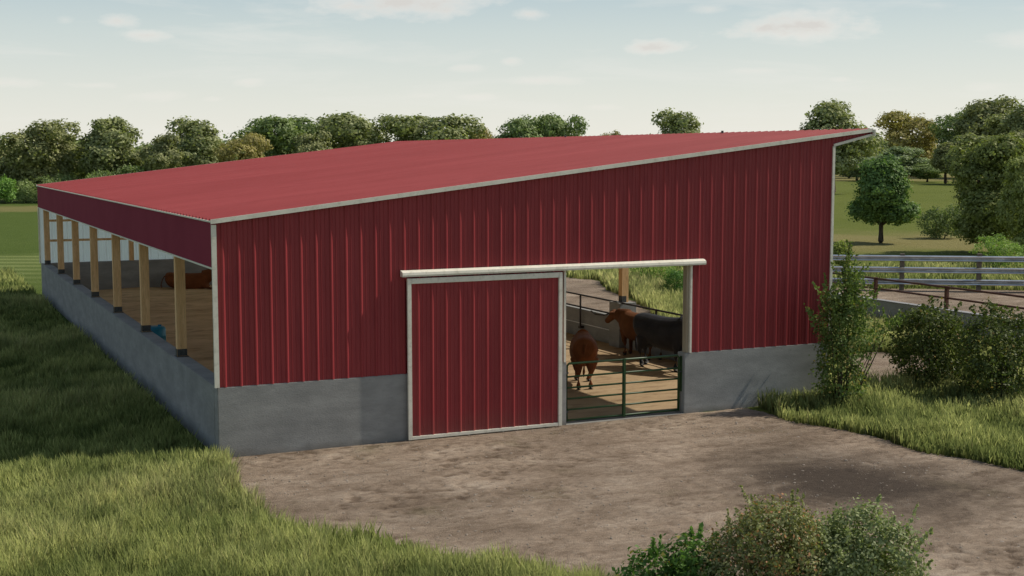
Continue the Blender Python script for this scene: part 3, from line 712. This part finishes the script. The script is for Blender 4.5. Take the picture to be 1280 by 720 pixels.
# ------------------------------------------------------------------ foliage
def quad_cloud(name, P_, Nn, size, tint, rng, mat, aspect=.62):
    """one leaf-shaped quad per point"""
    n = len(P_)
    Nn = Nn/np.linalg.norm(Nn, axis=1, keepdims=True)
    a = rng.normal(size=(n,3)); u = np.cross(Nn, a); u /= np.linalg.norm(u, axis=1, keepdims=True); v = np.cross(Nn, u)
    sz = (size*rng.uniform(.6, 1.35, n))[:,None]
    bend = Nn*sz*.22*rng.uniform(-1,1,n)[:,None]
    V = np.empty((n,4,3)); V[:,0] = P_-u*sz; V[:,1] = P_-v*sz*aspect+bend; V[:,2] = P_+u*sz; V[:,3] = P_+v*sz*aspect+bend
    me = bpy.data.meshes.new(name); me.vertices.add(4*n); me.vertices.foreach_set('co', V.ravel().astype(np.float32))
    me.loops.add(4*n); me.loops.foreach_set('vertex_index', np.arange(4*n, dtype=np.int32))
    me.polygons.add(n); me.polygons.foreach_set('loop_start', np.arange(0,4*n,4,dtype=np.int32))
    me.update(calc_edges=True)
    at_ = me.attributes.new('tint', 'FLOAT', 'POINT'); at_.data.foreach_set('value', np.repeat(tint,4).astype(np.float32))
    me.materials.append(mat); return me
def crown(name, seed, lobes, nclus, per, leaf, crad, mat, out=.8, ragged=.18, accent=0, base=.1, shoots=0, shoot_len=.4):
    rng = np.random.default_rng(seed); lobes = np.array(lobes, float)
    area = lobes[:,3]*lobes[:,4]; pr = area/area.sum()
    ids = rng.choice(len(lobes), nclus, p=pr)
    d = rng.normal(size=(nclus,3)); d[:,2] += .25; d /= np.linalg.norm(d,axis=1,keepdims=True)
    rad = 1 - np.abs(rng.normal(0, ragged, nclus)) + np.where(rng.random(nclus)<.12, rng.uniform(0,.16,nclus), 0)
    rr = np.stack([lobes[ids,3], lobes[ids,3], lobes[ids,4]], 1)
    C_ = lobes[ids,:3] + d*rr*rad[:,None]
    # drop clusters buried deep inside another lobe
    keep = np.ones(nclus, bool)
    for k in range(len(lobes)):
        q = (C_-lobes[k,:3])/np.array([lobes[k,3],lobes[k,3],lobes[k,4]]); keep &= ~((np.linalg.norm(q,axis=1) < .66) & (ids != k))
    keep &= C_[:,2] > base
    C_, d = C_[keep], d[keep]; nc = len(C_)
    ct = rng.beta(2,2.4,nc)
    P_ = np.repeat(C_, per, 0) + rng.normal(0, crad, (nc*per,3))*np.array([1,1,.7])
    Nn = np.repeat(d, per, 0)*out + rng.normal(0,.45,(nc*per,3)) + np.array([0,0,.25])
    tint = np.clip(np.repeat(ct, per)*.62 + rng.uniform(0,.28,nc*per), 0, .84)
    if accent: tint = np.where(rng.random(nc*per) < accent, rng.uniform(.92,1,nc*per), tint)
    P_[:,2] = np.maximum(P_[:,2], .02)
    if shoots:
        top = np.argsort(-(lobes[:,2]+lobes[:,4]))[:max(4, int(len(lobes)*.75))]; SP, SN = [], []
        for k in range(shoots):
            lb_ = lobes[rng.choice(top)]; a = rng.uniform(0, 6.28); r1 = rng.uniform(.1, .95)
            p0 = lb_[:3] + np.array([math.cos(a)*lb_[3]*r1, math.sin(a)*lb_[3]*r1, lb_[4]*math.sqrt(1-r1*r1)*.8]); dv_ = np.array([math.cos(a)*r1*.7, math.sin(a)*r1*.7, rng.uniform(.6, 1.1)])
            ln_ = rng.uniform(.5, 1.0)*shoot_len; m_ = int(ln_/leaf*3.2); u = rng.random(m_)[:,None]
            SP.append(p0 + dv_*u*ln_ + rng.normal(0, leaf*.9, (m_,3))*(1.15-u)); SN.append(rng.normal(0, 1, (m_,3))+np.array([0,0,.4]))
        SP = np.vstack(SP); P_ = np.vstack([P_, SP]); Nn = np.vstack([Nn, np.vstack(SN)]); tint = np.concatenate([tint, np.clip(rng.normal(.66, .12, len(SP)), 0, .85)])
    return quad_cloud(name, P_, Nn, leaf, tint, rng, mat)
def tree_arch(seed, H=10, cr=4, z0=2.2, nl=20, leaf=.19, nclus=2000, per=10, shape='round'):
    rng = random.Random(seed); lobes = []
    for i in range(nl):
        u = rng.random(); z = z0 + (H-z0)*(.12+.80*u)
        if shape == 'round': env = cr*math.sin(math.pi*(.2+.6*u))**.7
        elif shape == 'cone': env = cr*(1.05-u)**.8
        elif shape == 'taper': env = cr*(1.0-.68*u)*(.75 if u < .08 else 1)
        elif shape == 'tall': env = cr*(.55+.45*math.sin(math.pi*u))
        else: env = cr*(.75+.25*u)
        a = rng.uniform(0, 2*math.pi); r0 = env*rng.uniform(.25, .72)
        lr = max(.5, env*rng.uniform(.28,.46))
        lz = lr*rng.uniform(.62,.9)
        lobes.append((r0*math.cos(a), r0*math.sin(a), min(z, H-lz), lr, lz))
    lobes.append((0,0,z0+(H-z0)*.5, cr*.55, (H-z0)*.42))
    me = crown('crown', seed, lobes, nclus, per, leaf, leaf*1.5, M['leaf'], base=max(.1, z0-.3), out=1.1)
    tb = MB(); tb.tube([(0,0,-.2),(0,0,.25),(.06,.03,z0*.9),(.1,-.05,(z0+H)*.5),(.05,.05,H*.8)], [H*.034,H*.026,H*.02,H*.013,H*.004], 10)
    for lb in lobes[:9]:
        zs = max(z0*.8, lb[2]*.55); tb.tube([(.05,0,zs),(lb[0]*.5,lb[1]*.5,(zs+lb[2])*.52),(lb[0],lb[1],lb[2])], [H*.010,H*.007,H*.003], 6)
    tm = bpy.data.meshes.new('trunk'); tm.from_pydata(tb.v, [], tb.f); tm.update(); tm.materials.append(M['bark'])
    tm.polygons.foreach_set('use_smooth', [True]*len(tm.polygons))
    return me, tm, H, cr
ARCH = {
 'a': tree_arch(11, 10, 4.4, 1.6, 24), 'b': tree_arch(23, 10, 3.6, 1.5, 22, shape='tall'), 'c': tree_arch(37, 10, 4.8, 1.2, 26),
 'd': tree_arch(41, 10, 5.0, 2.0, 24, shape='flat'), 'e': tree_arch(53, 10, 4.0, 1.0, 20, nclus=1700),
 'k': tree_arch(61, 10, 2.8, 2.0, 20, shape='cone', nclus=1300),
 'n': tree_arch(77, 10, 4.0, 2.1, 34, leaf=.16, nclus=2800, per=12, shape='taper'), 'm': tree_arch(83, 10, 4.6, .3, 34, leaf=.15, nclus=3600, per=12),
}
GRP = 'trees along the far edge of the fields'
def place_tree(kind, bearing, dist, top, width, color, label, name='tree', group=GRP, rz=None, cat='tree'):
    me, tm, H, cr = ARCH[kind]; x, y = at(bearing, dist); h = 5.8 - (top-194)/FPX*dist; wd = width/FPX*dist*(1.6 if 340 < bearing < 1050 else 1.3)
    o = empty(name, (x, y, 0), rz if rz is not None else (bearing*1.7) % 6.28)
    o.scale = (wd/(2*cr*1.04), wd/(2*cr*1.04), h/H*.985)
    c = bpy.data.objects.new('crown', me); COL.objects.link(c); c.parent = o; c.color = (*color, 1)
    k = bpy.data.objects.new('trunk', tm); COL.objects.link(k); k.parent = o
    return tag(o, label, cat, group)
GR, DG, OL, YE, HZ = (1.38,1.30,1.35), (1.08,1.20,1.08), (1.35,1.22,1.25), (1.8,1.35,1.2), (1.4,1.45,1.9)  # distant leaf tints lifted; aerial haze is put into the colour
T_ = [
 ('a', 12,168,180,62,OL,'olive green tree at the far left edge of the picture'),
 ('c', 52,165,150,96,OL,'big olive crowned tree behind the field at far left'),
 ('b', 92,176,176,50,GR,'narrow dull green tree between the big olive tree and the tall green tree'),
 ('b',138,165,146,70,GR,'tall rounded green tree left of the barn roof corner'),
 ('e',168,168,190,56,DG,'low dark green tree filling in behind the barn roof corner'),
 ('e',203,162,164,52,OL,'small olive tree just right of the tall rounded green tree'),
 ('a',246,170,148,84,GR,'broad green tree above the left end of the roof'),
 ('c',300,160,166,70,YE,'yellowish bushy tree low over the roof edge'),
 ('d',345,175,147,78,DG,'dark green spreading tree with a gappy crown over the roof'),
 ('e',392,170,162,42,OL,'small olive tree between two green spreading trees'),
 ('d',447,180,144,88,GR,'wide flat topped green tree above the rear roof corner'),
 ('d',538,180,145,88,GR,'wide green tree left of the low yellowish one over the roof'),
 ('c',604,185,158,42,YE,'low yellowish green tree peeping over the roof middle'),
 ('a',655,180,146,58,DG,'dark green tree at the left of the pair above the roof'),
 ('d',698,184,145,54,DG,'ragged green tree at the right of the pair above the roof'),
 ('e',761,190,162,26,YE,'tiny yellowish tree top showing above the roof'),
 ('a',848,180,138,64,GR,'lone round green tree standing above the high side of the roof'),
 ('a',1043,200,126,72,GR,'round green tree behind the right tip of the roof'),
 ('c',1062,330,168,66,OL,'hazy olive tree below the right roof tip'),
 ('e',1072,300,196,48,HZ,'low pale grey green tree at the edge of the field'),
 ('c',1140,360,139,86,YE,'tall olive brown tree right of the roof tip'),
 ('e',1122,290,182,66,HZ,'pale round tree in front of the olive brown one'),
 ('a',1098,350,176,44,DG,'dark tree in the gap right of the roof tip'),
 ('k',1183,270,176,40,OL,'narrow pointed tree at the field edge on the right'),
 ('e',1160,285,204,40,DG,'low dark bushy tree beside the narrow pointed one'),
 ('c',1205,340,132,76,DG,'tall dark green tree at the left of the big right hand group'),
 ('a',1238,330,122,84,OL,'tallest tree of the right hand group with olive crown'),
 ('c',1278,320,128,84,GR,'green tree cut off by the right picture edge'),
 ('a',1225,260,168,80,GR,'green tree halfway down in front of the tall right hand group'),
 ('e',1290,240,160,70,OL,'olive tree low at the right picture edge'),
]
for kind, b, dd, top, wd, colr, lab in T_: place_tree(kind, b, dd, top, wd, colr, lab)
place_tree('n', 1104, 87, 190, 88, (.72,1.0,.7), 'dark green young tree with a bare trunk standing alone in the field', group=None, rz=.6, )
place_tree('m', 1246, 78, 168, 116, (1.1,1.08,.8), 'big dark leafy tree reaching to the ground at the right edge', group=None, rz=2.2)
place_tree('m', 1300, 72, 190, 80, (1.45,1.4,1.05), 'mid green leafy tree cut off by the right edge above the fence', group=None, rz=4.2)
# shade on the drive is painted into its soil colour, no tree casts it
# far woodland band
rng = np.random.default_rng(99); lob = []
for i in range(170):
    b = rng.uniform(-420, 1700); dd = rng.uniform(420, 560); x, y = at(b, dd); s_ = rng.uniform(4.5,7.5); lob.append((x, y, s_*.7, s_*1.4, s_*.95))
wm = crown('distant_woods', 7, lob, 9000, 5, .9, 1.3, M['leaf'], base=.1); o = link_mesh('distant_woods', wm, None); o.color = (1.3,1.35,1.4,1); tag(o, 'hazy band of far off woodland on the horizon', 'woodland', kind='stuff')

def shrub(name, label, loc, lobes, nclus, per, leaf, crad, mat, color=(1,1,1), accent=0, seed=1, stems=6, group=None, cat='shrub', ragged=.22, wisps=(), shoots=60, shoot_len=.35):
    o = empty(name, loc); tag(o, label, cat, group)
    me = crown('foliage', seed, lobes, nclus, per, leaf, crad, mat, accent=accent, ragged=ragged, out=.6, base=.03, shoots=shoots, shoot_len=shoot_len)
    f = bpy.data.objects.new('foliage', me); COL.objects.link(f); f.parent = o; f.color = (*color, 1)
    rnd = random.Random(seed); sb = MB(); arr = list(lobes); rnd.shuffle(arr)
    for lb in arr[:stems]:
        x0, y0 = lb[0]*.25+rnd.uniform(-.08,.08), lb[1]*.25+rnd.uniform(-.08,.08)
        sb.tube([(x0,y0,-.05),((x0+lb[0])/2,(y0+lb[1])/2,lb[2]*.5),(lb[0],lb[1],lb[2]+lb[4]*.6)], [.022,.015,.005], 6)
    for wpt in wisps: sb.tube([(wpt[0]*.3,wpt[1]*.3,wpt[2]*.3), wpt], [.012,.004], 5)
    sb.build('stems', M['bark'], o, True); return o
def blob(seed, n, rx, ry, z0, z1, r0, r1, sx=0):
    rnd = random.Random(seed); out = []
    for i in range(n):
        u = (i+.5)/n; a = rnd.uniform(0, 6.28); k = rnd.uniform(.2, 1)**.6
        r_ = rnd.uniform(r0, r1); out.append((rx*k*math.cos(a)+sx, ry*k*math.sin(a), z0+(z1-z0)*u, r_, r_*rnd.uniform(.8,1.2)))
    return out
# tall shrub at the front right corner
lb = blob(3, 22, .30, .30, .25, 2.35, .26, .42) + blob(4, 6, .12, .12, 2.3, 3.0, .13, .2, .12) + [(.75,-.25,1.75,.2,.12),(.95,-.3,1.85,.14,.09),(.06,0,3.3,.08,.2),(.1,0,3.62,.06,.2),(-.62,-.1,1.9,.18,.16),(-.45,-.1,2.5,.15,.25)]
shrub('corner_shrub', 'tall narrow green shrub against the front right corner of the barn', (14.18,-.92,0), [(a*1.15, b_, c_, d_*1.1, e_) for a, b_, c_, d_, e_ in lb], 1050, 13, .036, .085, M['leaf_shrub'], (1.25,1.35,1.2), .05, 5, 14, shoots=110, shoot_len=.5, ragged=.3, wisps=((.08,0,3.75),(.95,-.3,1.9)))
# pair of dark hedging shrubs
shrub('hedge_shrub', 'dark bushy shrub left of the pair in the grass by the feed wall', (17.6,-.15,0), blob(8, 24, .66,.62,.35,1.72,.38,.60), 1500, 12, .040, .10, M['leaf_shrub'], (.80,.80,.66), .03, 9, 12, 'dark shrubs beside the feed wall')
shrub('hedge_shrub', 'dark bushy shrub right of the pair in the grass by the feed wall', (17.9,-2.3,0), blob(14, 26, .80,.78,.35,1.78,.42,.62), 1700, 12, .040, .10, M['leaf_shrub'], (.80,.80,.66), .03, 15, 12, 'dark shrubs beside the feed wall')
# three shrubs at the lower edge, nearest the viewpoint
def near(bearing, d): x, y = at(bearing, d); return (x, y, 0)
shrub('shrub', 'low glossy green shrub with yellow leaf tips at the bottom edge', near(856,13.3), blob(21, 16, .40,.35,.4,1.55,.2,.32), 1000, 16, .030, .06, M['leaf_bright'], (1,1,1), .06, 22, 8)
shrub('shrub', 'brownish green fine leaved shrub between the other two at the bottom edge', near(968,13.0), blob(31, 30, .42,.45,.5,2.10,.25,.38), 2700, 20, .019, .06, M['leaf_rusty'], (1,1,1), .13, 33, 12)
shrub('shrub', 'pale green feathery shrub at the right of the three along the bottom edge', near(1083,13.0), blob(43, 30, .36,.4,.5,1.98,.22,.34), 2700, 20, .020, .06, M['leaf_pale'], (1,1,1), 0, 44, 12)
# lone field bush and low bushes at the field edges
def bush_at(name, label, b, d, top, wd, color, seed, group=None, mat='leaf'):
    h = 5.8-(top-194)/FPX*d; r_ = wd/FPX*d/2; x, y = at(b, d)
    return shrub(name, label, (x,y,0), blob(seed, 16, r_*.62, r_*.62, h*.25, h*.74, r_*.34, r_*.5), 900, 9, h*.03, h*.06, M[mat], color, 0, seed, 7, group, shoots=40, shoot_len=h*.16)
bush_at('bush', 'dark round bush alone in the field right of the young tree', 1180, 92, 259, 56, (.8,.9,.8), 51)
bush_at('bush', 'light green bush just behind the guardrail at the right', 1256, 66, 300, 70, (1.3,1.6,1.0), 52)
bush_at('bush', 'small pale grey green bush at the left field edge', 30, 160, 224, 30, (1.5,1.6,1.6), 53)
bush_at('bush', 'small bright green bush at the very left edge of the field', 4, 158, 218, 26, (1.1,1.6,.9), 54)
bush_at('bush', 'dark green bush in the grass seen through the doorway', 852, 54, 338, 50, (.6,1.0,.6), 55)
bush_at('bush', 'light green bush seen through the doorway left of the dark one', 818, 60, 322, 66, (1.3,1.7,1.0), 56)
bush_at('bush', 'thin yellowish bush beside the barn corner in front of the field', 1054, 66, 296, 16, (1.5,1.5,1.0), 57)
for i, (b, d, tp_, wd, c_) in enumerate(((70,160,222,60,DG),(120,158,215,50,DG),(165,160,205,50,DG),(-30,160,215,60,OL))):
    bush_at('bush', ['dark thicket under the big olive tree', 'dark thicket under the tall rounded green tree', 'dark thicket behind the roof corner', 'olive thicket beyond the left picture edge'][i], b, d, tp_, wd, c_, 60+i)

# ------------------------------------------------------------------ grass (uncountable)
def sines(P_, seed, sc):
    rng = np.random.default_rng(seed); v = np.zeros(len(P_))
    for i in range(7):
        a = rng.uniform(0,6.28); k = sc*rng.uniform(.6,1.9); v += np.sin((P_[:,0]*math.cos(a)+P_[:,1]*math.sin(a))*k+rng.uniform(0,6.28))
    return v/4.0
def inside(P_, poly):
    x, y = P_[:,0], P_[:,1]; c = np.zeros(len(P_), bool); n = len(poly); j = n-1
    for i in range(n):
        xi, yi = poly[i]; xj, yj = poly[j]
        m = ((yi > y) != (yj > y)) & (x < (xj-xi)*(y-yi)/((yj-yi) or 1e-9)+xi); c ^= m; j = i
    return c
def grass(name, label, region, d0, d1, dens, hgt, seed, hvar=.45, wid=.011, ref=16., tintb=0, group=None):
    rng = np.random.default_rng(seed)
    # uniform over the sector, thinning with distance (bigger blades further off)
    n = int(dens*ref*ref*.95*math.log(d1/d0)) 
    d = d0*(d1/d0)**rng.random(n); b = rng.uniform(-.46,.46,n)
    P_ = CAM[:2] + d[:,None]*(FWD[:2] + b[:,None]*RGT[:2])
    P_ = P_ + rng.normal(0,.03,P_.shape)
    k = region(P_); P_, d = P_[k], d[k]; n = len(P_)
    cl = sines(P_, seed+1, 1.6); cl2 = sines(P_, seed+2, .45)
    keep = rng.random(n) < np.clip(.92+.25*cl, .45, 1); P_, d, cl, cl2 = P_[keep], d[keep], cl[keep], cl2[keep]; n = len(P_)
    far = np.sqrt(d/ref)
    cl3 = sines(P_, seed+3, 5.5)
    h = hgt*np.clip(1+hvar*.5*cl+.28*cl2+.22*cl3, .4, 1.8)*rng.uniform(.5,1.25,n)
    w_ = wid*(d/ref)*rng.uniform(.7,1.3,n)
    a = rng.uniform(0,2*math.pi,n); la = rng.uniform(0,2*math.pi,n); lean = h*rng.uniform(.05,.5,n)
    ux, uy = np.cos(a)*w_, np.sin(a)*w_; lx, ly = np.cos(la)*lean, np.sin(la)*lean
    V = np.zeros((n,5,3))
    V[:,0,0]=P_[:,0]-ux; V[:,0,1]=P_[:,1]-uy; V[:,1,0]=P_[:,0]+ux; V[:,1,1]=P_[:,1]+uy
    V[:,2,0]=P_[:,0]+ux*.75+lx*.35; V[:,2,1]=P_[:,1]+uy*.75+ly*.35; V[:,2,2]=h*.6
    V[:,3,0]=P_[:,0]-ux*.75+lx*.35; V[:,3,1]=P_[:,1]-uy*.75+ly*.35; V[:,3,2]=h*.6
    V[:,4,0]=P_[:,0]+lx; V[:,4,1]=P_[:,1]+ly; V[:,4,2]=h
    me = bpy.data.meshes.new(name); me.vertices.add(5*n); me.vertices.foreach_set('co', V.ravel().astype(np.float32))
    base_ = (np.arange(n)*5)[:,None]; li = (base_+np.array([0,1,2,3,3,2,4])).ravel().astype(np.int32)
    me.loops.add(7*n); me.loops.foreach_set('vertex_index', li)
    ls = (np.arange(n)*7)[:,None]+np.array([0,4]); me.polygons.add(2*n); me.polygons.foreach_set('loop_start', ls.ravel().astype(np.int32))
    me.update(calc_edges=True)
    ti = np.clip(.40+.28*cl2+.10*cl+.13*cl3+rng.normal(0,.13,n)+tintb - .34*np.exp(-((d-19.4-.6*cl)/.9)**2)*np.clip(1-np.abs(P_[:,0]+.1)/3.4,0,1)**.5 + np.where(rng.random(n)<.03,.4,0), 0, 1)  # includes a dark band: shade painted into the front meadow's blade tint
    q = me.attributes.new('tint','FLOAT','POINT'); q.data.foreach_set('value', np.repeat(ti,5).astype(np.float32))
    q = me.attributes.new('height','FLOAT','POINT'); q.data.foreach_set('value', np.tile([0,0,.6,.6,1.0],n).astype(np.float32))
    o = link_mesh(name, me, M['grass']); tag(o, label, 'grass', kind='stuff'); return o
drive_p = DRIVE
def edge_noise(P_, s): return sines(P_, s, 2.2)*.22
def r_left(P_):
    Q = P_ + edge_noise(P_, 5)[:,None]*.8
    return ((P_[:,0] < -.06) | ((P_[:,1] < -.3) & (P_[:,0] < 5))) & ~inside(Q, drive_p) & (P_[:,1] < 62) & ~((P_[:,0]>-.25)&(P_[:,1]>-1.2)&(P_[:,0]<.2)&(P_[:,1]>0))
def r_right(P_):
    Q = P_ + edge_noise(P_, 6)[:,None]
    k = (P_[:,0] > 11.9) & ~inside(Q, drive_p) & ~inside(Q, YARD) & ~inside(Q, PATH) & ~inside(Q, LANE) & (P_[:,1] > -16)
    k &= ~((P_[:,0] < W+.2) & (P_[:,1] > -.08))
    k &= ~((np.abs(P_[:,0]-24.75) < .2) & (P_[:,1] < 24))
    k &= (P_[:,0] < 24.6) & (P_[:,1] < 34)
    return k
def r_behind(P_):
    s = (P_-ga.xy)@np.array([-gdir.y, gdir.x]) 
    k = (P_[:,0] > W+1) & ~inside(P_ + edge_noise(P_, 7)[:,None], YARD) & ~inside(P_ + edge_noise(P_, 7)[:,None], LANE) & ((P_[:,0] > 24.9) | (P_[:,1] > 24))
    return k & ~((P_[:,0] < W+.3) & (P_[:,1] < DEP+.3))
grass('meadow_grass', 'tall green meadow grass in front of and beside the low side of the barn', r_left, 12, 64, 2300, .33, 100, wid=.0085)
grass('verge_grass', 'bright tall grass growing around the front right corner of the barn', r_right, 20, 62, 2100, .38, 200, wid=.009, tintb=.08)
grass('field_grass', 'rough grass beyond the dirt yard behind the guardrail', r_behind, 40, 68, 800, .36, 300, wid=.010)

# scattered stones on the drive (uncountable grit)
rng = np.random.default_rng(17); n = 15000; P_ = np.stack([rng.uniform(-.1,15,n), rng.uniform(-15,-.1,n)],1)
cl = sines(P_, 71, 1.1); P_ = P_[inside(P_, drive_p) & (rng.random(n) < np.clip(.25+.8*cl,.08,1))]
mb = MB()
ico = [(0,0,1),(.89,0,.45),(.28,.85,.45),(-.72,.53,.45),(-.72,-.53,.45),(.28,-.85,.45),(.72,.53,-.45),(-.28,.85,-.45),(-.89,0,-.45),(-.28,-.85,-.45),(.72,-.53,-.45),(0,0,-1)]
icf = [(0,1,2),(0,2,3),(0,3,4),(0,4,5),(0,5,1),(1,6,2),(2,7,3),(3,8,4),(4,9,5),(5,10,1),(6,7,2),(7,8,3),(8,9,4),(9,10,5),(10,6,1),(11,7,6),(11,8,7),(11,9,8),(11,10,9),(11,6,10)]
HZ_ = drive_h(P_)[0]
for (x, y), z0_ in zip(P_, HZ_):
    s_ = .008+.022*rng.random()**4; sc = rng.uniform(.6,1.3,3)*s_; a = rng.uniform(0,6.28)
    mb.add([(x+(vx*sc[0])*math.cos(a)-(vy*sc[1])*math.sin(a), y+(vx*sc[0])*math.sin(a)+(vy*sc[1])*math.cos(a), z0_+vz*sc[2]*.6) for vx,vy,vz in ico], icf)
tag(mb.build('gravel', M['stone']), 'small stones and clods scattered over the dirt drive', 'gravel', kind='stuff')
